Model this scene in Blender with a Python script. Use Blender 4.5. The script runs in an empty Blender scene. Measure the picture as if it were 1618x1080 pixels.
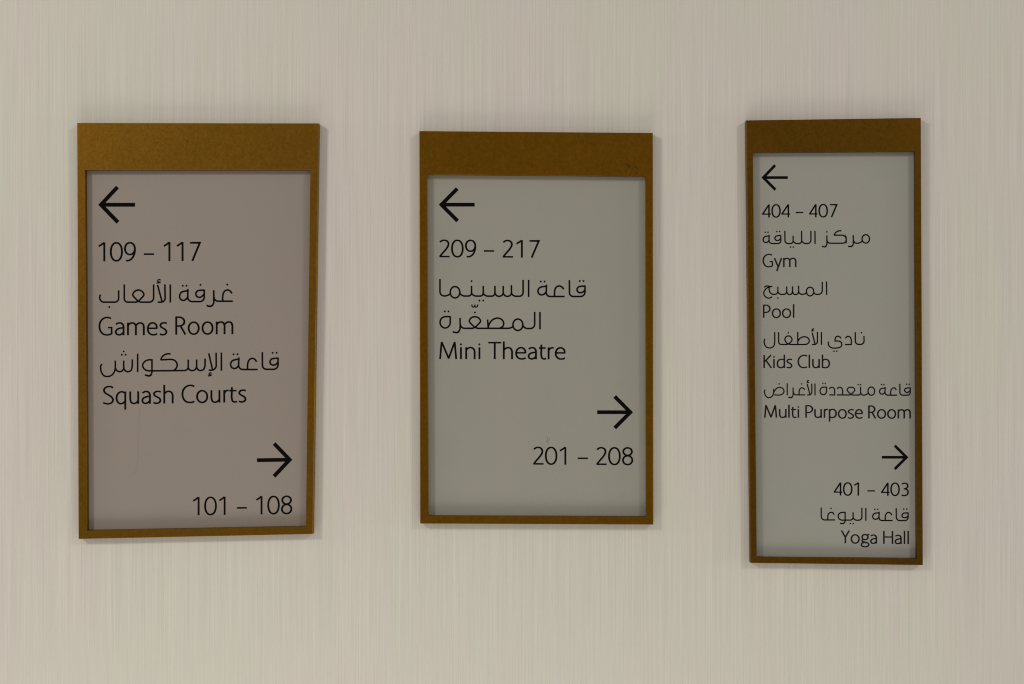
import bpy, math
from mathutils import Vector

# ------------------------------------------------------------------ camera, world, lights
scene = bpy.context.scene
col = scene.collection
PX = 0.0008                       # metres on the wall per photograph pixel
LENS = 50.0
DIST = 1618 * PX * LENS / 36.0    # camera to wall

cam_d = bpy.data.cameras.new('camera'); cam = bpy.data.objects.new('camera', cam_d)
col.objects.link(cam); scene.camera = cam
cam_d.lens = LENS; cam_d.sensor_width = 36; cam_d.clip_end = 100; cam_d.clip_start = 0.05
cam.location = (0, -DIST, 0); cam.rotation_euler = (math.radians(90), 0, 0)

world = bpy.data.worlds.new('World'); scene.world = world; world.use_nodes = True
bg = world.node_tree.nodes['Background']
bg.inputs[0].default_value = (1.0, 0.99, 0.98, 1); bg.inputs[1].default_value = 0.315

def area(name, loc, target, size, power, color, size_y=None):
    d = bpy.data.lights.new(name, 'AREA'); d.energy = power; d.color = color
    if size_y: d.shape = 'RECTANGLE'; d.size = size; d.size_y = size_y
    else: d.shape = 'DISK'; d.size = size
    o = bpy.data.objects.new(name, d); col.objects.link(o); o.location = loc
    o.rotation_euler = (Vector(target) - Vector(loc)).to_track_quat('-Z', 'Y').to_euler()
    return o
area('corridor_downlight', (-2.15, -2.05, 1.35), (0, 0, -0.1), 0.45, 27, (1.0, 0.965, 0.915))
area('corridor_downlight', (2.7, -2.55, 1.85), (0, 0, -0.1), 0.55, 27, (1.0, 0.965, 0.925))
area('floor_bounce', (-0.3, -0.62, -1.45), (-0.2, 0, -0.1), 1.8, 10.0, (1.0, 0.98, 0.95), 0.5)
area('grazing_side_fill', (-2.3, -0.42, 0.2), (0, 0, 0), 0.5, 4.0, (1.0, 0.96, 0.92))  # added fill grazing the wall, for wide soft shade beside the signs
area('grazing_side_fill', (2.3, -0.42, -0.2), (0, 0, 0), 0.5, 6.5, (0.97, 1.0, 0.96))  # matching added fill from the right, slightly greener; not an actual fixture

scene.cycles.filter_width = 1.1
scene.view_settings.view_transform = 'Standard'
scene.view_settings.look = 'None'
scene.view_settings.exposure = 0.09
scene.view_settings.gamma = 1.0
scene.view_settings.use_curve_mapping = False

# ------------------------------------------------------------------ materials
def new_mat(name):
    m = bpy.data.materials.new(name); m.use_nodes = True
    nt = m.node_tree
    return m, nt, nt.nodes, nt.links, nt.nodes['Principled BSDF']

def math_node(N, L, op, a, b=None, c=None):
    n = N.new('ShaderNodeMath'); n.operation = op
    for i, v in enumerate((a, b, c)):
        if v is None: continue
        if isinstance(v, (int, float)): n.inputs[i].default_value = v
        else: L.new(v, n.inputs[i])
    return n.outputs[0]

def noise(N, L, scale_vec, scale=1.0, detail=2.0, rough=0.5, offset=(0, 0, 0)):
    tc = N.new('ShaderNodeTexCoord'); mp = N.new('ShaderNodeMapping')
    mp.inputs['Scale'].default_value = scale_vec; mp.inputs['Location'].default_value = offset
    L.new(tc.outputs['Object'], mp.inputs['Vector'])
    n = N.new('ShaderNodeTexNoise'); n.inputs['Scale'].default_value = scale
    n.inputs['Detail'].default_value = detail; n.inputs['Roughness'].default_value = rough
    L.new(mp.outputs[0], n.inputs['Vector'])
    return n.outputs[0]

def mix(N, L, fac, a, b):
    n = N.new('ShaderNodeMix'); n.data_type = 'RGBA'
    if isinstance(fac, (int, float)): n.inputs[0].default_value = fac
    else: L.new(fac, n.inputs[0])
    for i, v in ((6, a), (7, b)):
        if isinstance(v, tuple): n.inputs[i].default_value = v
        else: L.new(v, n.inputs[i])
    return n.outputs[2]

def ramp(N, L, src, lo, hi):
    n = N.new('ShaderNodeMapRange'); L.new(src, n.inputs[0])
    n.inputs[1].default_value = lo; n.inputs[2].default_value = hi
    return n.outputs[0]

def scale_color(N, L, colr, fac):
    n = N.new('ShaderNodeVectorMath'); n.operation = 'SCALE'
    if isinstance(colr, tuple): n.inputs[0].default_value = colr[:3]
    else: L.new(colr, n.inputs[0])
    L.new(fac, n.inputs['Scale'])
    return n.outputs[0]

# woven vertical-thread wallpaper
WALL, nt, N, L, B = new_mat('vertical_thread_wallpaper')
threads = noise(N, L, (600, 1, 5), 1, 2.0, 0.6)
slubs = noise(N, L, (290, 1, 2.2), 1, 2.0, 0.6, (3, 0, 1))
bands = noise(N, L, (38, 1, 0.7), 1, 2.5, 0.55, (7, 0, 5))
tint = noise(N, L, (3.2, 1, 2.0), 1, 2.0, 0.5, (1.3, 0, 2.2))
tint2 = noise(N, L, (22, 1, 1.1), 1, 2.0, 0.5, (5.3, 0, 8.2))
fleck = noise(N, L, (420, 1, 130), 1, 1.0, 0.5, (1, 0, 9))
base = mix(N, L, ramp(N, L, math_node(N, L, 'ADD', math_node(N, L, 'MULTIPLY', tint, 0.6), math_node(N, L, 'MULTIPLY', tint2, 0.4)), 0.36, 0.64),
           (0.612, 0.588, 0.484, 1), (0.630, 0.568, 0.502, 1))
v = math_node(N, L, 'MULTIPLY_ADD', threads, 0.32, 0.84)
v = math_node(N, L, 'ADD', v, math_node(N, L, 'MULTIPLY_ADD', slubs, 0.10, -0.05))
v = math_node(N, L, 'ADD', v, math_node(N, L, 'MULTIPLY_ADD', bands, 0.02, -0.01))
v = math_node(N, L, 'ADD', v, math_node(N, L, 'MULTIPLY_ADD', fleck, 0.05, -0.025))
L.new(scale_color(N, L, base, v), B.inputs['Base Color'])
B.inputs['Roughness'].default_value = 0.75
B.inputs['Specular IOR Level'].default_value = 0.25
h = math_node(N, L, 'ADD', threads, math_node(N, L, 'MULTIPLY', slubs, 0.8))
bp = N.new('ShaderNodeBump'); bp.inputs['Strength'].default_value = 0.35; bp.inputs['Distance'].default_value = 0.0006
L.new(h, bp.inputs['Height']); L.new(bp.outputs[0], B.inputs['Normal'])

# patinated bronze
def bronze(name, c_lo, c_hi, seed):
    m, nt, N, L, B = new_mat(name)
    grain = noise(N, L, (480, 480, 480), 1, 3, 0.7, (seed, 0, 0))
    cloud = noise(N, L, (26, 26, 20), 1, 3, 0.6, (seed * 2.1, 1, 4))
    mott = noise(N, L, (300, 300, 260), 1, 3, 0.6, (seed, 3, 1))
    spots = noise(N, L, (230, 230, 230), 1, 1, 0.5, (seed * 3, 8, 1))
    f = math_node(N, L, 'ADD', math_node(N, L, 'MULTIPLY', cloud, 0.4), math_node(N, L, 'MULTIPLY', mott, 0.6))
    base = mix(N, L, ramp(N, L, f, 0.30, 0.70), c_lo, c_hi)
    v = math_node(N, L, 'MULTIPLY_ADD', grain, 0.6, 0.72)
    sp = ramp(N, L, spots, 0.72, 0.80)
    v = math_node(N, L, 'MULTIPLY', v, math_node(N, L, 'MULTIPLY_ADD', sp, -0.3, 1.0))
    L.new(scale_color(N, L, base, v), B.inputs['Base Color'])
    B.inputs['Metallic'].default_value = 0.85; B.inputs['Specular IOR Level'].default_value = 0.1
    L.new(math_node(N, L, 'MULTIPLY_ADD', mott, 0.22, 0.30), B.inputs['Roughness'])
    bp = N.new('ShaderNodeBump'); bp.inputs['Strength'].default_value = 0.25; bp.inputs['Distance'].default_value = 0.0004
    L.new(grain, bp.inputs['Height']); L.new(bp.outputs[0], B.inputs['Normal'])
    return m

def panel_mat(name, c, seed):
    m, nt, N, L, B = new_mat(name)
    cl = noise(N, L, (14, 14, 9), 1, 3, 0.6, (seed, 2, 1))
    gr = noise(N, L, (500, 500, 500), 1, 1, 0.5, (seed, 5, 1))
    v = math_node(N, L, 'MULTIPLY_ADD', cl, 0.07, 0.965)
    v = math_node(N, L, 'ADD', v, math_node(N, L, 'MULTIPLY_ADD', gr, 0.05, -0.025))
    c2 = (c[0] * 1.03, c[1] * 0.985, c[2] * 1.0, 1)
    base = mix(N, L, ramp(N, L, cl, 0.35, 0.65), (c[0], c[1], c[2], 1), c2)
    L.new(scale_color(N, L, base, v), B.inputs['Base Color'])
    B.inputs['Roughness'].default_value = 0.5
    B.inputs['Specular IOR Level'].default_value = 0.2
    return m

def plain(name, c, rough=0.5, spec=0.3):
    m, nt, N, L, B = new_mat(name)
    n = noise(N, L, (900, 900, 900), 1, 1, 0.5)
    v = math_node(N, L, 'MULTIPLY_ADD', n, 0.3, 0.85)
    L.new(scale_color(N, L, (c[0], c[1], c[2], 1), v), B.inputs['Base Color'])
    B.inputs['Roughness'].default_value = rough
    B.inputs['Specular IOR Level'].default_value = spec
    return m
INK = plain('black_print', (0.006, 0.0052, 0.0046), 0.8, 0.0)
INK_SOFT = plain('soft_black_print', (0.014, 0.0135, 0.012), 0.8, 0.0)
SCRATCH = plain('worn_bronze_mark', (0.025, 0.010, 0.005), 0.6)

# ------------------------------------------------------------------ mesh helpers
def mk(name, verts, faces, mat, parent=None, label=None):
    me = bpy.data.meshes.new(name); me.from_pydata([tuple(v) for v in verts], [], faces); me.update()
    me.materials.append(mat)
    o = bpy.data.objects.new(name, me); col.objects.link(o)
    if parent: o.parent = parent
    if label: o['label'] = label
    return o

def W(px, py, d):
    """photograph pixel -> point on the plane d metres in front of the wall"""
    k = PX * (DIST - d) / DIST
    return Vector(((px - 809) * k, -d, -(py - 540) * k))

# ------------------------------------------------------------------ 2-D strokes
def cubic(a, b, c, d, n):
    return [a*(1-t)**3 + b*3*t*(1-t)**2 + c*3*t*t*(1-t) + d*t**3 for t in [i/n for i in range(n+1)]]

def rounded(pts):
    P = [Vector((p[0], p[1])) for p in pts]; out = [P[0]]
    for i in range(1, len(P) - 1):
        r = pts[i][2] if len(pts[i]) > 2 else 0
        a, p, b = P[i-1], P[i], P[i+1]
        if r <= 0: out.append(p); continue
        da, db = (a - p), (b - p)
        ra = min(r, da.length * 0.98); rb = min(r, db.length * 0.98)
        s = p + da.normalized() * ra; e = p + db.normalized() * rb
        out += cubic(s, s + (p - s) * 0.56, e + (p - e) * 0.56, e, 9)
    out.append(P[-1])
    return out

def smooth(pts, n=7):
    P = [Vector((p[0], p[1])) for p in pts]
    closed = (P[0] - P[-1]).length < 1e-6
    Q = [P[0] * 2 - P[1]] + P + [P[-1] * 2 - P[-2]]
    out = []
    for i in range(1, len(Q) - 2):
        p0, p1, p2, p3 = Q[i-1:i+3]
        l = (p2 - p1).length
        # chord-scaled tangents
        def tan(a, b, c):
            la = max((b - a).length, 1e-6); lc = max((c - b).length, 1e-6)
            return ((b - a) / la * lc + (c - b) / lc * la) / (la + lc)
        t1 = tan(p0, p1, p2); t2 = tan(p1, p2, p3)
        seg = cubic(p1, p1 + t1 * l / 3, p2 - t2 * l / 3, p2, n)
        out += seg if i == 1 else seg[1:]
    return out

def ellipse(cx, cy, rx, ry, e=2.0, n=40):
    out = []
    for i in range(n):
        a = 2 * math.pi * i / n; c, s = math.cos(a), math.sin(a)
        out.append(Vector((cx + rx * math.copysign(abs(c) ** (2/e), c), cy + ry * math.copysign(abs(s) ** (2/e), s))))
    return out

class Lettering:
    def __init__(self, d): self.v = []; self.f = []; self.d = d; self.k = 0
    def plane(self):
        self.k += 1
        return self.d + 0.00006 + self.k * 0.000004
    def ribbon(self, pts, wv, wh=None, closed=False):
        """pts in photograph pixels; wv = width of upright strokes, wh = of level ones"""
        if wh is None: wh = wv
        wv *= 1.17; wh *= 1.17
        P = [pts[0]]
        for p in pts[1:]:
            if (p - P[-1]).length > 1e-3: P.append(p)
        if closed and (P[0] - P[-1]).length < 1e-3: P.pop()
        n = len(P); d = self.plane(); b = len(self.v)
        for i in range(n):
            if closed: t0 = (P[i] - P[i-1]).normalized(); t1 = (P[(i+1) % n] - P[i]).normalized()
            else:
                t1 = (P[min(i+1, n-1)] - P[min(i, n-2)]).normalized()
                t0 = (P[max(i, 1)] - P[max(i-1, 0)]).normalized()
            t = t0 + t1
            t = t.normalized() if t.length > 1e-4 else t1
            nrm = Vector((-t.y, t.x))
            cosh = max(nrm.dot(Vector((-t1.y, t1.x))), 0.35)
            w = wh + (wv - wh) * abs(t1.y if i < n-1 else t0.y)
            o = nrm * (w / 2 / cosh)
            self.v += [W(*(P[i] + o), d), W(*(P[i] - o), d)]
        m = n if closed else n - 1
        for i in range(m):
            j = (i + 1) % n
            self.f.append((b + 2*i, b + 2*i + 1, b + 2*j + 1, b + 2*j))
    def dot(self, x, y, r):
        d = self.plane(); b = len(self.v)
        for p in ellipse(x, y, r, r, 2.3, 14): self.v.append(W(*p, d))
        self.f.append(tuple(range(b, b + 14)))
    def build(self, parent, label, mat, name='lettering', origin=None):
        o = mk(name, self.v, self.f, mat, parent, label)
        if origin is not None:
            for v in o.data.vertices: v.co -= origin
        return o

# Latin glyphs: cap height 100, x-height 69; strokes inside the ink box of width W
GL = {
 '0': (67, [('e', 33.5, 50, 28.9, 47.2, 2.15)]),
 '1': (36, [('s', [(1.5, 79), (15, 87), (30, 98)]), ('p', [(31, 100), (31, 0)])]),
 '2': (57, [('s', [(4, 86.5), (16, 95), (29, 97.2), (43, 92), (50.3, 79), (48.5, 66), (38.5, 48), (21, 26.5), (4, 5)]), ('p', [(1, 4), (57, 4)])]),
 '3': (53, [('s', [(4, 90), (16, 96.3), (28, 97), (41, 90.5), (46, 77), (42, 64), (31, 56.5), (17, 54)]),
            ('s', [(17, 54), (34, 51.8), (45, 43), (48.4, 28), (43, 12), (30, 3.6), (15, 2.6), (1, 6.5)])]),
 '4': (64, [('p', [(51, 100), (51, 0)]), ('p', [(50, 97), (4, 26)]), ('p', [(0, 26), (64, 26)])]),
 '7': (56, [('p', [(0, 95.5), (51.5, 95.5), (12, 0)])]),
 '8': (57, [('e', 28.5, 76, 22.0, 21.4, 2.0), ('e', 28.5, 27.6, 24.0, 25.0, 2.0)]),
 '9': (60, [('e', 30, 66.3, 25.4, 31.0, 2.05), ('s', [(55.4, 66), (54.8, 50), (49, 29), (37.5, 12), (24, 4.2), (9, 3.4)])]),
 '-': (56, [('p', [(0, 37), (56, 37)])]),
 'G': (74, [('s', [(67, 91), (55, 95.8), (43, 97.3), (25, 91), (10, 74), (4.6, 49), (10, 24), (24, 7.5), (44, 2.2), (58, 4), (69.4, 9)]), ('p', [(69.4, 7), (69.4, 42), (50, 42)])]),
 'C': (68, [('s', [(67, 91), (56, 96), (43, 97.3), (25, 91), (10, 74), (4.6, 49), (10, 24), (24, 7.5), (43, 2.5), (56, 4), (67, 8.8)])]),
 'S': (56, [('s', [(52, 90), (40, 96), (28, 97), (12, 90.5), (5, 77), (10, 64), (28, 51), (45, 37.5), (51.4, 23), (44, 8), (28, 2.2), (13, 4), (1, 9)])]),
 'R': (57, [('p', [(4.6, 99.5), (4.6, 0)]), ('p', [(4.6, 95.6), (48, 95.6, 28), (48, 47, 27), (4.6, 47)]), ('p', [(27, 48), (53, 0)])]),
 'P': (55, [('p', [(4.6, 99.5), (4.6, 0)]), ('p', [(4.6, 95.6), (50.2, 95.6, 29), (50.2, 41, 29), (4.6, 41)])]),
 'M': (102, [('p', [(5.5, 0), (14, 98)]), ('p', [(14, 100), (54.5, 3)]), ('p', [(53.5, 3), (88, 100)]), ('p', [(88, 98), (96.5, 0)])]),
 'T': (76, [('p', [(0, 95.7), (76, 95.7)]), ('p', [(38, 96), (38, 0)])]),
 'K': (64, [('p', [(4.6, 100), (4.6, 0)]), ('p', [(58, 100), (9, 50)]), ('p', [(18, 59), (60, 0)])]),
 'Y': (70, [('p', [(4.5, 100), (35, 47)]), ('p', [(65.5, 100), (35, 47)]), ('p', [(35, 50), (35, 0)])]),
 'H': (75, [('p', [(4.6, 100), (4.6, 0)]), ('p', [(70.4, 100), (70.4, 0)]), ('p', [(4.6, 53), (70.4, 53)])]),
 'a': (50, [('s', [(5, 59.5), (17, 66), (29, 67.2), (40, 61), (45.2, 48), (45.4, 34), (45.4, 0)]), ('s', [(45, 41), (28, 38.5), (11, 31), (4.6, 19), (10, 6.5), (22, 2.2), (35, 6.5), (45, 16)])]),
 'm': (94, [('p', [(4.6, 69), (4.6, 0)]), ('s', [(4.6, 53), (15, 63.5), (27, 67.2), (40, 62.5), (46.8, 48), (47, 30), (47, 0)]), ('s', [(47, 53), (58, 63.5), (70, 67.2), (83, 62), (89.2, 47), (89.4, 30), (89.4, 0)])]),
 'n': (57, [('p', [(4.6, 69), (4.6, 0)]), ('s', [(4.6, 53), (16, 63.5), (30, 67.2), (45, 61), (52.2, 46), (52.4, 30), (52.4, 0)])]),
 'h': (55, [('p', [(4.6, 103), (4.6, 0)]), ('s', [(4.6, 53), (16, 63.5), (29, 67.2), (43.5, 61), (50.2, 46), (50.4, 30), (50.4, 0)])]),
 'u': (52, [('s', [(4.6, 69), (4.6, 38), (5.2, 22), (11, 7.5), (23, 2.2), (36, 6), (47, 17)]), ('p', [(47.4, 69), (47.4, 0)])]),
 'e': (57, [('p', [(6, 37.5), (53, 37.5)]), ('s', [(52.8, 35), (50, 54), (41, 64), (29, 67.2), (15, 61), (6.3, 47), (4.6, 33), (9, 16), (20, 5), (35, 2), (46, 4), (54, 8.5)])]),
 's': (42, [('s', [(39.5, 64.2), (27, 67.2), (14, 65), (5.2, 55), (8, 46), (20, 37.3), (33, 28), (37.4, 17), (31, 6), (17, 2), (2, 6)])]),
 'o': (63, [('e', 31.5, 34.5, 26.9, 32.5, 2.05)]),
 'q': (55, [('p', [(50.4, 69), (50.4, -31)]), ('s', [(50, 59), (39, 66), (28, 67.2), (13.5, 59), (4.6, 34), (12, 10), (25, 2), (38, 5), (50, 16)])]),
 'd': (62, [('p', [(57.4, 103), (57.4, 0)]), ('s', [(57, 60), (45, 66), (32, 67.2), (14, 58), (4.6, 33), (13, 9), (29, 2), (43, 5), (57, 16)])]),
 'p': (60, [('p', [(4.6, 69), (4.6, -31)]), ('s', [(4.6, 54), (17, 64.5), (31, 67.2), (46.5, 59), (55.4, 36), (48, 11), (31, 2), (17, 3), (4.6, 8)])]),
 'b': (61, [('p', [(4.6, 103), (4.6, 0)]), ('s', [(4.6, 54), (17, 64.5), (31, 67.2), (47, 59), (56.4, 36), (49, 11), (31, 2), (17, 3), (4.6, 8)])]),
 'g': (68, [('e', 33, 50, 22.5, 20, 2.0), ('s', [(50, 65), (57, 70), (67, 70.5)]), ('s', [(21, 34), (12, 27), (12, 18), (24, 13)]), ('e', 33, -8.5, 28.5, 16.5, 2.2), ('s', [(20, 13), (34, 10), (48, 7)])]),
 'i': (12, [('p', [(6, 69), (6, 0)]), ('d', 6, 85.5)]),
 'l': (9.2, [('p', [(4.6, 103), (4.6, 0)])]),
 'r': (34, [('p', [(4.6, 69), (4.6, 0)]), ('s', [(4.6, 50), (12, 61.5), (22, 66.6), (33.5, 66)])]),
 't': (42, [('s', [(13.5, 85), (13.5, 60), (13.5, 22), (18, 7), (28, 2.2), (41, 5)]), ('p', [(0, 65.3), (38, 65.3)])]),
 'y': (60, [('p', [(4, 69), (31, 4)]), ('p', [(56, 69), (21, -31)])]),
}

def latin(lt, reg, base, cap, chars, wv, wh):
    """reg = (x0, y0, zoom); base = (y at x=0, y at x=1600) and cap in zoomed pixels; chars = (char, ink x0, ink x1)"""
    x0, y0, s = reg
    for ch, a, b in chars:
        Wd, strokes = GL[ch]
        sx = (b - a) / Wd
        def T(p):
            x = a + p[0] * sx
            y = base[0] + (base[1] - base[0]) * x / 1600.0 - p[1] * cap / 100.0
            return Vector((x0 + x / s, y0 + y / s))
        for st in strokes:
            if st[0] == 'd':
                c = T((st[1], st[2])); lt.dot(c.x, c.y, wv * 0.62); continue
            if st[0] == 'e': pts = [T(p) for p in ellipse(*st[1:6])]; lt.ribbon(pts, wv, wh, True); continue
            pts = smooth(st[1]) if st[0] == 's' else rounded(st[1])
            lt.ribbon([T(p) for p in pts], wv, wh)

def arabic(lt, reg, strokes, w):
    """traced monoline strokes in zoomed pixels of one region"""
    x0, y0, s = reg
    T = lambda p: Vector((x0 + p[0] / s, y0 + p[1] / s))
    for st in strokes:
        k = st[0]
        if k == 'd':
            for x, y in st[1]: c = T((x, y)); lt.dot(c.x, c.y, w * 0.68)
        elif k == 'e': lt.ribbon([T(p) for p in ellipse(*st[1:])], w, None, True)
        elif k == 's': lt.ribbon([T(p) for p in smooth(st[1])], w * (st[2] if len(st) > 2 else 1))
        elif k == 'p': lt.ribbon([T(p) for p in rounded(st[1])], w * (st[2] if len(st) > 2 else 1))

def arrow(lt, reg, vertex_tip, up, down, tail, w):
    x0, y0, s = reg
    T = lambda p: Vector((x0 + p[0] / s, y0 + p[1] / s))
    tip, u, dn, tl = T(vertex_tip), T(up), T(down), T(tail)
    sgn = 1 if tl.x > tip.x else -1
    v = tip + Vector((sgn * w * 0.72, 0))
    lt.ribbon([u, v, dn], w)
    lt.ribbon([tl, v + Vector((-sgn * w * 0.1, 0))], w * 0.97)

# ------------------------------------------------------------------ the wall
wv = [(-2.6, 0, -2.0), (2.6, 0, -2.0), (2.6, 0, 2.0), (-2.6, 0, 2.0), (-2.6, 0.12, -2.0), (2.6, 0.12, -2.0), (2.6, 0.12, 2.0), (-2.6, 0.12, 2.0)]
wf = [(0, 1, 2, 3), (5, 4, 7, 6), (4, 0, 3, 7), (1, 5, 6, 2), (3, 2, 6, 7), (4, 5, 1, 0)]
wall = mk('wall', wv, wf, WALL)
wall['kind'] = 'structure'; wall['label'] = 'beige wallpapered wall with fine vertical threads'

# ------------------------------------------------------------------ signs
FRONT = 0.0114     # frame front above the wall
FACE = 0.0030      # panel face above the wall
CH = 0.0007        # chamfer

def make_sign(outer, inner, label, mats, panel_m):
    """outer / inner: photograph corners TL, TR, BR, BL of the frame front"""
    cx = sum(p[0] for p in outer) / 4; cy = outer[2][1] * 0.5 + outer[3][1] * 0.5
    origin = W(cx, cy, 0)
    root = bpy.data.objects.new('directory_sign', None); col.objects.link(root)
    root.location = origin; root.empty_display_size = 0.05
    root['label'] = label; root['category'] = 'sign'; root['group'] = 'bronze framed directory signs on the wall'
    O = [W(x, y, FRONT) for x, y in outer]; I = [W(x, y, FRONT) for x, y in inner]
    def at(q, d): return [Vector((p.x, -d, p.z)) for p in q]
    def inset(q, a):
        sg = [(1, -1), (-1, -1), (-1, 1), (1, 1)]
        return [Vector((p.x + s[0] * a, p.y, p.z + s[1] * a)) for p, s in zip(q, sg)]
    L0, L1, L2 = at(O, 0.0), at(O, FRONT - CH), at(inset(O, CH), FRONT)
    L3, L4, L5 = at(inset(I, -0.00025), FRONT), at(I, FRONT - 0.00025), at(I, FACE - 0.0006)
    def cut(loop, side):
        a, b = (loop[0], loop[3]) if side == 0 else (loop[1], loop[2])
        z = L3[0].z if side == 0 else L3[1].z
        t = (a.z - z) / (a.z - b.z)
        return a + (b - a) * t
    def local(vs): return [v - origin for v in vs]
    # header
    HL = [cut(l, 0) for l in (L0, L1, L2)]; HR = [cut(l, 1) for l in (L0, L1, L2)]
    v = HL + [L0[0], L1[0], L2[0], L0[1], L1[1], L2[1]] + HR + [L3[0], L3[1], L4[0], L4[1], L5[0], L5[1]]
    f = []
    for a, b in ((0, 3), (3, 6), (6, 9)):
        for k in range(2): f.append((a + k, b + k, b + k + 1, a + k + 1))
    f.append((2, 5, 8, 11, 13, 12)); f.append((12, 13, 15, 14)); f.append((14, 15, 17, 16))
    hdr = mk('header_plate', local(v), f, mats[0], root)
    # side rails, mitred at the foot
    for s in (0, 1):
        top = HL if s == 0 else HR; ti = 0 if s == 0 else 1; bi = 3 if s == 0 else 2
        v = top + [L3[ti], L4[ti], L5[ti]] + [L0[bi], L1[bi], L2[bi], L3[bi], L4[bi], L5[bi]]
        f = [(k, k + 1, k + 7, k + 6) for k in range(5)]
        mk('side_rail', local(v), f, mats[1 + s], root)
    v = [L[3] for L in (L0, L1, L2, L3, L4, L5)] + [L[2] for L in (L0, L1, L2, L3, L4, L5)]
    f = [(k, k + 1, k + 7, k + 6) for k in range(5)]
    mk('bottom_rail', local(v), f, mats[3], root)
    # panel slab reaching under the frame
    Pf = at(inset(I, -0.0030), FACE); Pb = at(inset(I, -0.0030), 0.0002)
    v = Pf + Pb
    f = [(0, 1, 2, 3), (7, 6, 5, 4)] + [(i, (i + 1) % 4, (i + 1) % 4 + 4, i + 4) for i in range(4)]
    pan = mk('sign_panel', local(v), f, panel_m, root)
    return root, hdr, pan, origin

BR = [bronze('golden_bronze', (0.168, 0.084, 0.0060, 1), (0.212, 0.094, 0.0090, 1), 1.0),
      bronze('brown_bronze', (0.145, 0.070, 0.0030, 1), (0.202, 0.082, 0.0045, 1), 5.0),
      bronze('dark_bronze', (0.104, 0.053, 0.0032, 1), (0.146, 0.060, 0.0045, 1), 9.0)]

s1, h1, p1, o1 = make_sign([(121.8, 193.9), (503.8, 194.5), (494.4, 843.5), (124.0, 851.4)],
                           [(134.3, 268.3), (490.4, 268.0), (483.4, 831.4), (137.6, 838.0)],
                           'leftmost bronze framed directory sign listing Games Room and Squash Courts',
                           [BR[0]] * 4, panel_mat('mauve_grey_panel', (0.281, 0.242, 0.200), 2.0))
s2, h2, p2, o2 = make_sign([(662.6, 206.6), (1031.6, 209.6), (1032.4, 828.6), (664.0, 827.0)],
                           [(674.6, 275.0), (1020.4, 278.2), (1021.2, 816.0), (677.0, 814.8)],
                           'middle bronze framed directory sign listing Mini Theatre between two arrows',
                           [BR[1]] * 4, panel_mat('warm_grey_panel', (0.306, 0.296, 0.242), 6.0))
s3, h3, p3, o3 = make_sign([(1179.2, 189.7), (1455.2, 185.8), (1458.4, 892.6), (1186.2, 889.2)],
                           [(1189.6, 240.4), (1446.6, 238.8), (1449.4, 882.4), (1195.8, 880.2)],
                           'tall narrow bronze framed directory sign listing Gym, Pool, Kids Club and Yoga Hall',
                           [BR[2]] * 4, panel_mat('green_grey_panel', (0.314, 0.308, 0.258), 11.0))

def text(parent, origin, label, parts, mat=INK, name='lettering'):
    lt = Lettering(FACE)
    for fn, args in parts: fn(lt, *args)
    return lt.build(parent, label, mat, name, origin)

# ---- sign one
V, H = 2.65, 2.2
text(p1, o1, 'black arrow pointing left', [(arrow, ((100, 170, 3.852), (214, 590), (330, 482), (333, 697), (437, 590), 5.4))], name='arrow')
text(p1, o1, 'room numbers 109 to 117', [(latin, ((150, 370, 8.989), (384, 377), 271,
     [('1', 48, 147), ('0', 213, 396), ('9', 414, 580), ('-', 695, 840), ('1', 976, 1071), ('1', 1160, 1258), ('7', 1350, 1502)], V + .1, H + .1))])
R1a, R1b = (150, 435, 13.483), (260, 435, 13.483)
text(p1, o1, 'Arabic line for games room', [
 (arabic, (R1a, [
   ('p', [(120, 405), (103, 435, 25), (103, 567, 92), (505, 567, 85), (505, 315)]), ('d', [(307, 670)]),
   ('p', [(625, 188), (625, 567, 75), (880, 567, 20), (928, 545)]),
   ('s', [(890, 563), (932, 538), (988, 483), (1043, 410), (1012, 345), (925, 308), (838, 345), (806, 410), (858, 483), (915, 538), (955, 563)]),
   ('p', [(925, 545), (965, 567, 20), (1250, 567, 95), (1250, 188)]),
   ('p', [(1333, 198), (1432, 562)]), ('p', [(1490, 188), (1497, 567, 90), (1335, 567)]),
   ('s', [(1400, 98), (1362, 85), (1338, 112), (1352, 140), (1395, 132)], 0.75), ('p', [(1312, 160), (1400, 147)], 0.8)], 2.3)),
 (arabic, (R1b, [
   ('p', [(122, 188), (122, 577)]), ('d', [(388, 218), (468, 218)]),
   ('p', [(497, 285), (493, 555, 95), (845, 555, 95), (845, 298)]),
   ('s', [(495, 327), (425, 333), (355, 360), (320, 435), (342, 505), (400, 530), (458, 505), (493, 455)]),
   ('s', [(850, 312), (775, 313), (700, 330), (666, 385), (692, 448), (745, 465), (800, 440), (842, 395)]), ('d', [(765, 200), (1337, 192)]),
   ('p', [(1048, 312), (1050, 658, 100), (945, 660, 50), (895, 632)]),
   ('p', [(1052, 455), (1062, 547, 80), (1455, 547)]),
   ('s', [(1238, 547), (1240, 440), (1255, 370), (1290, 325), (1338, 307), (1390, 325), (1437, 380)])], 2.3))])
text(p1, o1, 'Games Room', [
 (latin, ((150, 490, 13.483), (533, 528), 392, [('G', 78, 374), ('a', 425, 628), ('m', 685, 1060), ('e', 1108, 1337), ('s', 1373, 1542)], V, H)),
 (latin, ((260, 490, 13.483), (521, 506), 391, [('R', 230, 460), ('o', 495, 747), ('o', 790, 1042), ('m', 1092, 1463)], V, H))])
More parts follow.
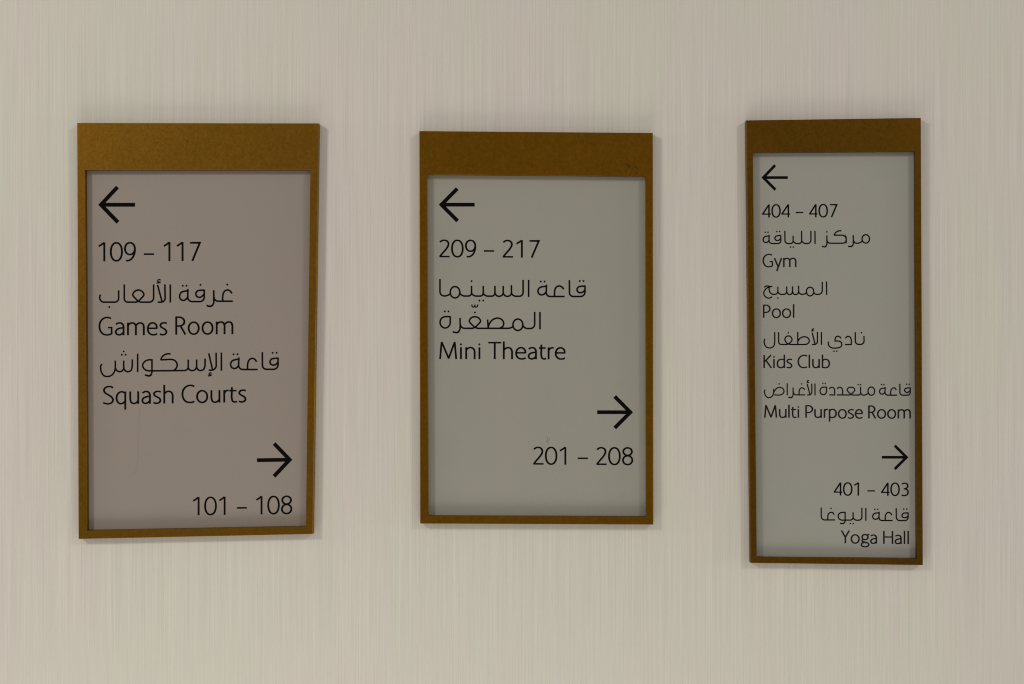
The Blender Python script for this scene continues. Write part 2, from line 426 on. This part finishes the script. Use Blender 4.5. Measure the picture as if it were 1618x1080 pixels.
text(p1, o1, 'Arabic line for squash courts', [
 (arabic, ((150, 545, 10.787), [
   ('s', [(122, 322), (102, 345), (98, 400), (115, 470), (155, 520), (218, 534), (280, 515), (325, 465), (346, 400), (347, 340), (347, 262)]),
   ('s', [(350, 395), (378, 437), (422, 452), (465, 437), (489, 395), (490, 340), (490, 262)]),
   ('s', [(491, 395), (522, 440), (570, 452), (615, 428), (634, 375), (636, 320), (636, 242)]),
   ('d', [(490, 108), (458, 163), (523, 163)]), ('p', [(728, 145), (728, 457)]),
   ('s', [(972, 250), (905, 252), (845, 283), (813, 342), (835, 400), (885, 432), (972, 438)]),
   ('p', [(972, 238), (972, 525, 75), (905, 527, 45), (850, 505)]),
   ('p', [(970, 438), (1590, 432, 65), (1590, 245)]),
   ('s', [(1290, 148), (1225, 150), (1170, 175), (1138, 210), (1122, 258)]),
   ('s', [(1118, 250), (1210, 247), (1290, 243), (1350, 255), (1390, 295), (1402, 348), (1380, 400), (1340, 434)])], 2.25)),
 (arabic, ((300, 545, 10.787), [
   ('s', [(-28, 390), (0, 423), (45, 434), (90, 415), (113, 370), (115, 310), (115, 243)]),
   ('s', [(116, 380), (145, 423), (190, 432), (236, 410), (255, 360), (258, 300), (259, 228)]),
   ('p', [(322, 140), (388, 425)]), ('p', [(447, 128), (450, 427, 85), (320, 427)]),
   ('s', [(372, 483), (345, 473), (327, 490), (337, 508), (365, 505)], 0.75), ('p', [(306, 525), (372, 516)], 0.75),
   ('p', [(537, 125), (537, 437)]), ('d', [(745, 155), (812, 155), (1410, 130), (1477, 130)]),
   ('s', [(830, 240), (780, 247), (722, 268), (694, 320), (712, 378), (760, 398), (805, 380), (830, 340)]),
   ('p', [(835, 208), (829, 415, 75), (1155, 415)]),
   ('s', [(983, 415), (985, 325), (1000, 270), (1030, 235), (1065, 225), (1105, 240), (1138, 284)]),
   ('p', [(1235, 118), (1237, 412, 70), (1503, 412, 80), (1503, 210)]),
   ('s', [(1507, 222), (1450, 225), (1385, 243), (1364, 285), (1385, 328), (1430, 340), (1470, 325), (1502, 288)])], 2.25))])
text(p1, o1, 'Squash Courts', [
 (latin, ((150, 600, 12.446), (480, 461), 358, [('S', 158, 374), ('q', 408, 614), ('u', 678, 868), ('a', 915, 1098), ('s', 1140, 1306), ('h', 1347, 1545)], V, H)),
 (latin, ((270, 600, 12.446), (456, 437), 355, [('C', 210, 467), ('o', 498, 732), ('u', 780, 972), ('r', 1035, 1140), ('t', 1148, 1305), ('s', 1325, 1485)], V, H))])
text(p1, o1, 'black arrow pointing right', [(arrow, ((295, 690, 8), (1332, 288), (1105, 84), (1103, 498), (888, 294), 5.3))], name='arrow')
text(p1, o1, 'room numbers 101 to 108', [(latin, ((295, 690, 8), (992, 970), 231,
     [('1', 78, 162), ('0', 222, 380), ('1', 407, 491), ('-', 635, 760), ('1', 876, 957), ('0', 1020, 1175), ('8', 1192, 1334)], V, H))])

# ---- sign two
V, H = 2.6, 2.15
text(p2, o2, 'black arrow pointing left', [(arrow, ((640, 180, 3.852), (207, 551), (318, 453), (320, 650), (424, 551), 5.2))], name='arrow')
text(p2, o2, 'room numbers 209 to 217', [(latin, ((685, 370, 8.989), (324, 331), 249,
     [('2', 80, 230), ('0', 250, 427), ('9', 447, 605), ('-', 715, 862), ('2', 980, 1130), ('1', 1173, 1268), ('7', 1362, 1507)], V, H))])
text(p2, o2, 'Arabic line for cinema hall', [
 (arabic, ((685, 435, 12.446), [
   ('p', [(127, 68), (127, 402, 85), (270, 402, 55), (330, 360)]), ('e', 423, 329, 94, 111, 2.05),
   ('p', [(520, 345), (555, 403, 55), (748, 403, 65), (748, 200)]), ('d', [(748, 110), (903, 492), (978, 492)]),
   ('p', [(750, 350), (785, 404, 55), (978, 404, 65), (978, 203)]),
   ('p', [(980, 350), (1012, 405, 55), (1208, 405, 65), (1208, 203)]),
   ('s', [(1209, 350), (1242, 395), (1290, 409), (1343, 390), (1369, 345), (1370, 290), (1370, 203)]),
   ('s', [(1371, 350), (1405, 395), (1455, 409), (1507, 390), (1531, 345), (1532, 290), (1532, 188)])], 2.25)),
 (arabic, ((805, 435, 12.446), [
   ('p', [(40, 350), (72, 407, 55), (268, 407, 75), (268, 85)]), ('p', [(377, 85), (377, 422)]),
   ('d', [(615, 118), (690, 118), (1383, 108), (1455, 108)]),
   ('s', [(722, 213), (655, 218), (590, 243), (560, 300), (582, 362), (635, 380), (687, 362), (720, 320)]),
   ('p', [(728, 178), (720, 412, 80), (1085, 412)]),
   ('s', [(886, 412), (888, 320), (902, 255), (937, 215), (983, 205), (1030, 225), (1066, 272)]),
   ('p', [(1178, 88), (1180, 412, 75), (1485, 412, 90), (1485, 195)]),
   ('s', [(1490, 208), (1430, 210), (1352, 228), (1328, 275), (1350, 325), (1400, 338), (1450, 320), (1484, 280)])], 2.25))])
text(p2, o2, 'Arabic line for the word small', [
 (arabic, ((685, 473, 8.989), [
   ('d', [(160, 168), (212, 168), (587, 183)]),
   ('p', [(236, 242), (93, 242, 78), (93, 405, 80), (236, 405, 78), (238, 236)]),
   ('p', [(377, 260), (379, 470, 75), (312, 472, 35), (272, 455)]),
   ('p', [(380, 350), (392, 408, 48), (560, 408)]),
   ('s', [(555, 408), (592, 391), (635, 350), (668, 308), (642, 262), (587, 244), (532, 262), (508, 308), (545, 355), (588, 393), (625, 408)]),
   ('p', [(615, 408), (1090, 408, 28), (1130, 382)]),
   ('s', [(545, 68), (549, 97), (567, 107), (583, 95), (587, 70)], 0.75), ('s', [(587, 92), (603, 107), (621, 98), (629, 68)], 0.75),
   ('p', [(768, 283), (777, 408)]),
   ('s', [(776, 395), (792, 345), (838, 288), (905, 263), (968, 283), (997, 335), (984, 380), (945, 406)]),
   ('e', 1198, 358, 70, 81, 2.05),
   ('p', [(1266, 360), (1292, 411, 42), (1437, 411, 62), (1437, 175)]), ('p', [(1512, 175), (1512, 423)])], 2.25))])
text(p2, o2, 'Mini Theatre', [(latin, ((685, 530, 7.3545), (272, 276), 201,
     [('M', 65, 275), ('i', 305, 332), ('n', 370, 487), ('i', 520, 547), ('T', 635, 788), ('h', 807, 922), ('e', 950, 1077),
      ('a', 1095, 1200), ('t', 1225, 1312), ('r', 1328, 1398), ('e', 1410, 1534)], V, H))])
text(p2, o2, 'black arrow pointing right', [(arrow, ((830, 615, 8.3077), (1411, 299), (1173, 92), (1173, 506), (944, 298), 5.2))], name='arrow')
text(p2, o2, 'room numbers 201 to 208', [(latin, ((830, 615, 8.3077), (985, 994), 232,
     [('2', 102, 240), ('0', 258, 420), ('1', 450, 538), ('-', 688, 822), ('2', 932, 1068), ('0', 1088, 1252), ('8', 1270, 1416)], V, H))])

# ---- sign three
V, H, A = 2.15, 1.75, 1.8
text(p3, o3, 'black arrow pointing left', [(arrow, ((1160, 170, 4.91), (213, 541), (318, 445), (321, 636), (416, 541), 3.8))], name='arrow')
text(p3, o3, 'room numbers 404 to 407', [(latin, ((1200, 315, 12.446), (353, 346), 258,
     [('4', 52, 222), ('0', 237, 417), ('4', 430, 603), ('-', 712, 862), ('4', 977, 1142), ('0', 1162, 1345), ('7', 1385, 1532)], V, H))])
text(p3, o3, 'Arabic line for fitness centre', [
 (arabic, ((1200, 355, 17.978), [
   ('d', [(165, 208), (243, 208), (493, 190), (573, 190), (883, 628), (963, 628)]),
   ('s', [(272, 313), (200, 322), (132, 350), (105, 415), (130, 480), (185, 502), (240, 480), (272, 435)]),
   ('p', [(275, 282), (270, 530, 95), (607, 530, 85), (607, 295)]),
   ('s', [(610, 303), (535, 305), (462, 328), (438, 375), (460, 425), (510, 443), (562, 428), (605, 390)]),
   ('p', [(722, 168), (725, 530, 90), (957, 530, 80), (957, 308)]),
   ('p', [(960, 450), (995, 530, 70), (1200, 530, 80), (1198, 168)]),
   ('p', [(1203, 455), (1240, 530, 80), (1462, 528, 100), (1462, 168)]), ('p', [(1577, 168), (1580, 542)])], A)),
 (arabic, ((1285, 355, 16.18), [
   ('p', [(348, 268), (352, 562, 100), (275, 563, 40), (222, 548)]), ('d', [(348, 178)]),
   ('p', [(352, 400), (375, 468, 60), (840, 468, 90), (848, 364, 90), (830, 262, 100), (530, 262)]),
   ('s', [(720, 150), (655, 152), (590, 182), (552, 225), (533, 272)]),
   ('p', [(1022, 260), (1027, 555, 100), (945, 556, 40), (893, 545)]),
   ('p', [(1030, 395), (1050, 468, 60), (1190, 468, 55), (1250, 410)]), ('e', 1343, 357, 95, 107, 2.05)], A))])
text(p3, o3, 'Gym', [(latin, ((1200, 395, 9), (240, 240), 187, [('G', 45, 193), ('y', 205, 322), ('m', 338, 525)], V, H))], INK_SOFT)
text(p3, o3, 'Arabic line for the pool', [
 (arabic, ((1200, 395, 9), [
   ('s', [(68, 530), (88, 512), (122, 509), (155, 517), (184, 513)]),
   ('s', [(160, 518), (110, 535), (75, 570), (61, 608), (75, 650), (105, 675), (142, 680), (182, 662)]),
   ('p', [(137, 520), (142, 628, 60), (262, 628, 45), (262, 518)]), ('d', [(262, 680)]),
   ('p', [(264, 590), (280, 628, 32), (388, 628, 45), (388, 516)]),
   ('s', [(389, 592), (405, 622), (430, 631), (457, 620), (469, 592), (470, 560), (470, 513)]),
   ('s', [(471, 592), (487, 622), (515, 631), (543, 620), (556, 592), (557, 560), (557, 503)]),
   ('p', [(558, 590), (575, 628, 32), (640, 628, 30), (678, 600)]), ('e', 720, 588, 52, 62, 2.05),
   ('p', [(770, 598), (788, 628, 28), (893, 628, 55), (893, 448)]), ('p', [(954, 443), (956, 636)])], A))])
text(p3, o3, 'Pool', [(latin, ((1200, 395, 9), (961, 961), 188, [('P', 52, 159), ('o', 176, 306), ('o', 321, 450), ('l', 476, 496)], V, H))], INK_SOFT)
text(p3, o3, 'Arabic line for kids club', [
 (arabic, ((1200, 515, 17.978), [
   ('s', [(153, 358), (136, 400), (136, 470), (162, 550), (215, 602), (290, 619), (360, 602), (412, 552), (432, 470), (434, 350), (434, 168)]),
   ('p', [(543, 168), (548, 520, 75), (775, 520, 20), (830, 502)]), ('d', [(818, 188)]),
   ('s', [(780, 519), (830, 500), (893, 450), (926, 385), (895, 310), (822, 276), (750, 310), (722, 385), (752, 450), (815, 502), (870, 519)]),
   ('p', [(815, 505), (870, 520, 20), (1290, 520)]),
   ('s', [(1088, 440), (1122, 378), (1185, 322), (1275, 300), (1368, 328), (1415, 408), (1390, 480), (1335, 513), (1260, 520)]),
   ('p', [(1088, 162), (1088, 520)])], A)),
 (arabic, ((1280, 515, 17.978), [
   ('p', [(58, 183), (145, 518)]), ('p', [(207, 162), (210, 520, 90), (55, 522)]), ('p', [(322, 168), (322, 532)]),
   ('s', [(120, 84), (82, 76), (58, 100), (80, 118)], 0.8), ('p', [(38, 137), (115, 132)], 0.85),
   ('s', [(524, 438), (517, 500), (552, 577), (620, 615), (710, 623), (800, 615), (878, 577), (903, 510), (872, 448), (800, 422), (695, 426)]),
   ('s', [(712, 438), (711, 360), (740, 305), (790, 286), (840, 302), (880, 350)]), ('d', [(677, 712), (758, 712), (1460, 185)]),
   ('s', [(1003, 348), (1040, 303), (1090, 290), (1140, 315), (1166, 370), (1171, 440), (1171, 528)]), ('p', [(1180, 522), (988, 522)]),
   ('p', [(1283, 168), (1287, 518, 95), (1537, 518, 105), (1530, 278)])], A))])
text(p3, o3, 'Kids Club', [(latin, ((1200, 555, 13.483), (351, 351), 276,
     [('K', 88, 265), ('i', 290, 330), ('d', 368, 543), ('s', 573, 702), ('C', 813, 1020), ('l', 1048, 1078), ('u', 1125, 1285), ('b', 1330, 1502)], V, H))], INK_SOFT)
A2 = 1.75
text(p3, o3, 'Arabic line for multi purpose hall', [
 (arabic, ((1200, 595, 12.944), [
   ('s', [(116, 262), (104, 290), (108, 340), (135, 400), (192, 428), (248, 408), (284, 350), (292, 300), (292, 243)]),
   ('s', [(290, 325), (322, 270), (368, 227), (420, 217), (475, 235), (502, 290), (480, 345), (430, 369), (300, 370)]), ('d', [(403, 145), (862, 145)]),
   ('p', [(568, 133), (568, 380)]), ('p', [(688, 220), (690, 428, 75), (625, 430, 30), (592, 413)]),
   ('p', [(692, 300), (702, 369, 48), (935, 370)]),
   ('s', [(812, 369), (812, 300), (827, 250), (860, 226), (895, 233), (928, 264)]),
   ('p', [(975, 143), (1035, 370)]), ('p', [(1070, 138), (1072, 371, 60), (975, 372)]),
   ('s', [(1015, 80), (992, 76), (977, 93), (993, 105)], 0.8), ('p', [(965, 119), (1015, 111)], 0.8),
   ('p', [(1135, 138), (1137, 380)]), ('d', [(1297, 138), (1345, 138)]),
   ('p', [(1372, 212), (1241, 212, 70), (1241, 368, 70), (1372, 368, 72), (1372, 205)]),
   ('s', [(1428, 247), (1455, 222), (1495, 215), (1525, 237), (1537, 280), (1538, 330), (1538, 378)]), ('p', [(1544, 372), (1430, 370)])], A2)),
 (arabic, ((1320, 595, 12.944), [
   ('s', [(38, 252), (60, 222), (98, 215), (130, 232), (147, 275), (148, 320), (148, 370)]),
   ('p', [(30, 370), (290, 372, 15), (328, 350)]),
   ('s', [(295, 371), (325, 355), (368, 313), (398, 270), (374, 228), (319, 213), (264, 228), (242, 270), (272, 315), (316, 355), (345, 371)]),
   ('p', [(312, 352), (348, 373, 15), (515, 373, 45), (515, 203)]), ('d', [(465, 160), (515, 162), (945, 160), (993, 160), (1455, 152), (1508, 152)]),
   ('p', [(516, 320), (533, 376, 42), (620, 376, 42), (670, 335)]), ('e', 735, 293, 68, 84, 2.05),
   ('s', [(1012, 230), (965, 236), (920, 256), (903, 300), (920, 342), (960, 355), (995, 338), (1014, 300)]),
   ('p', [(1018, 208), (1012, 376, 60), (1260, 376)]),
   ('s', [(1130, 374), (1131, 310), (1147, 257), (1177, 229), (1212, 229), (1246, 270)]),
   ('p', [(1317, 143), (1320, 376, 55), (1530, 376, 62), (1530, 215)]),
   ('s', [(1534, 228), (1480, 228), (1430, 243), (1414, 275), (1435, 310), (1470, 319), (1505, 305), (1531, 277)])], A2))], INK_SOFT)
text(p3, o3, 'Multi Purpose Room', [
 (latin, ((1200, 632, 12.944), (357, 359), 257, [('M', 95, 362), ('u', 400, 553), ('l', 590, 617), ('t', 646, 758), ('i', 780, 812), ('P', 940, 1098), ('u', 1122, 1275), ('r', 1318, 1402), ('p', 1422, 1580)], V, H)),
 (latin, ((1320, 632, 12.944), (372, 374), 267, [('o', 52, 233), ('s', 252, 382), ('e', 400, 560), ('R', 673, 832), ('o', 852, 1036), ('o', 1060, 1242), ('m', 1275, 1540)], V, H))], INK_SOFT)
text(p3, o3, 'black arrow pointing right', [(arrow, ((1310, 695, 11.985), (1499, 326), (1243, 103), (1243, 549), (998, 325), 3.75))], name='arrow')
text(p3, o3, 'room numbers 401 to 403', [(latin, ((1310, 695, 11.985), (1049, 1058), 248,
     [('4', 88, 250), ('0', 265, 442), ('1', 472, 567), ('-', 725, 868), ('4', 985, 1146), ('0', 1162, 1337), ('3', 1370, 1508)], V, H))])
text(p3, o3, 'Arabic line for yoga hall', [
 (arabic, ((1290, 792, 20.225), [
   ('p', [(153, 192), (155, 590, 115), (600, 590)]), ('d', [(467, 218), (1083, 705), (1175, 705)]),
   ('s', [(362, 590), (365, 470), (385, 400), (430, 357), (480, 345), (530, 367), (572, 420)]),
   ('s', [(930, 346), (835, 347), (760, 367), (707, 420), (698, 490), (730, 555), (790, 590), (920, 595)]),
   ('p', [(918, 335), (918, 705, 95), (815, 708, 45), (755, 692)]),
   ('p', [(915, 595), (1172, 595, 90), (1172, 345)]), ('p', [(1176, 510), (1208, 598, 75), (1455, 598, 105), (1452, 202)]),
   ('p', [(1580, 202), (1580, 617)])], A)),
 (arabic, ((1360, 792, 20.225), [
   ('d', [(452, 250), (543, 250), (1375, 243), (1472, 243)]),
   ('s', [(582, 362), (500, 370), (420, 397), (383, 470), (407, 543), (470, 568), (540, 548), (578, 500)]),
   ('p', [(590, 325), (580, 607, 100), (1020, 610)]),
   ('s', [(785, 607), (785, 500), (802, 420), (840, 367), (890, 348), (945, 370), (1000, 432)]),
   ('p', [(1133, 212), (1138, 610, 110), (1515, 612, 110), (1515, 350)]),
   ('s', [(1520, 365), (1440, 366), (1350, 388), (1318, 440), (1340, 500), (1400, 520), (1460, 505), (1514, 458)])], A))])
text(p3, o3, 'Yoga Hall', [(latin, ((1320, 832, 12.944), (335, 355), 263,
     [('Y', 112, 295), ('o', 313, 497), ('g', 518, 700), ('a', 710, 850), ('H', 980, 1180), ('a', 1212, 1355), ('l', 1400, 1425), ('l', 1475, 1502)], V, H))], INK_SOFT)

# ------------------------------------------------------------------ wear
def mark(parent, origin, name, label, runs, mat, depth):
    lt = Lettering(depth)
    for pts, w in runs: lt.ribbon(smooth(pts), w)
    lt.build(parent, label, mat, name, origin)
mark(h2, o2, 'scratch', 'small dark scuffs near the lower right of the header', [
    ([(988.5, 257), (991.5, 260.5), (995, 264.5)], 1.5), ([(992, 261.5), (996, 263)], 1.0), ([(1002.5, 262), (1005, 264.5), (1008, 266)], 0.9),
    ([(1004.5, 272.3), (1008.5, 273.2)], 1.2), ([(976, 268), (978, 269)], 0.8)], SCRATCH, FRONT)
GREY1 = plain('panel_hairline', (0.25, 0.213, 0.175)); GREY2 = plain('panel_smudge', (0.235, 0.22, 0.175))
mark(p1, o1, 'scratch', 'faint hairline scratch down the lower left of the panel', [
    ([(220.8, 641), (220, 665), (218.8, 700), (217.6, 728), (213.5, 748)], 0.6)], GREY1, FACE)
mark(p2, o2, 'smudge', 'faint smudge above the room numbers', [
    ([(864.8, 689), (865, 693), (863.5, 698)], 1.3), ([(869, 691), (867, 695), (864.5, 698), (866, 701)], 0.9)], GREY2, FACE)
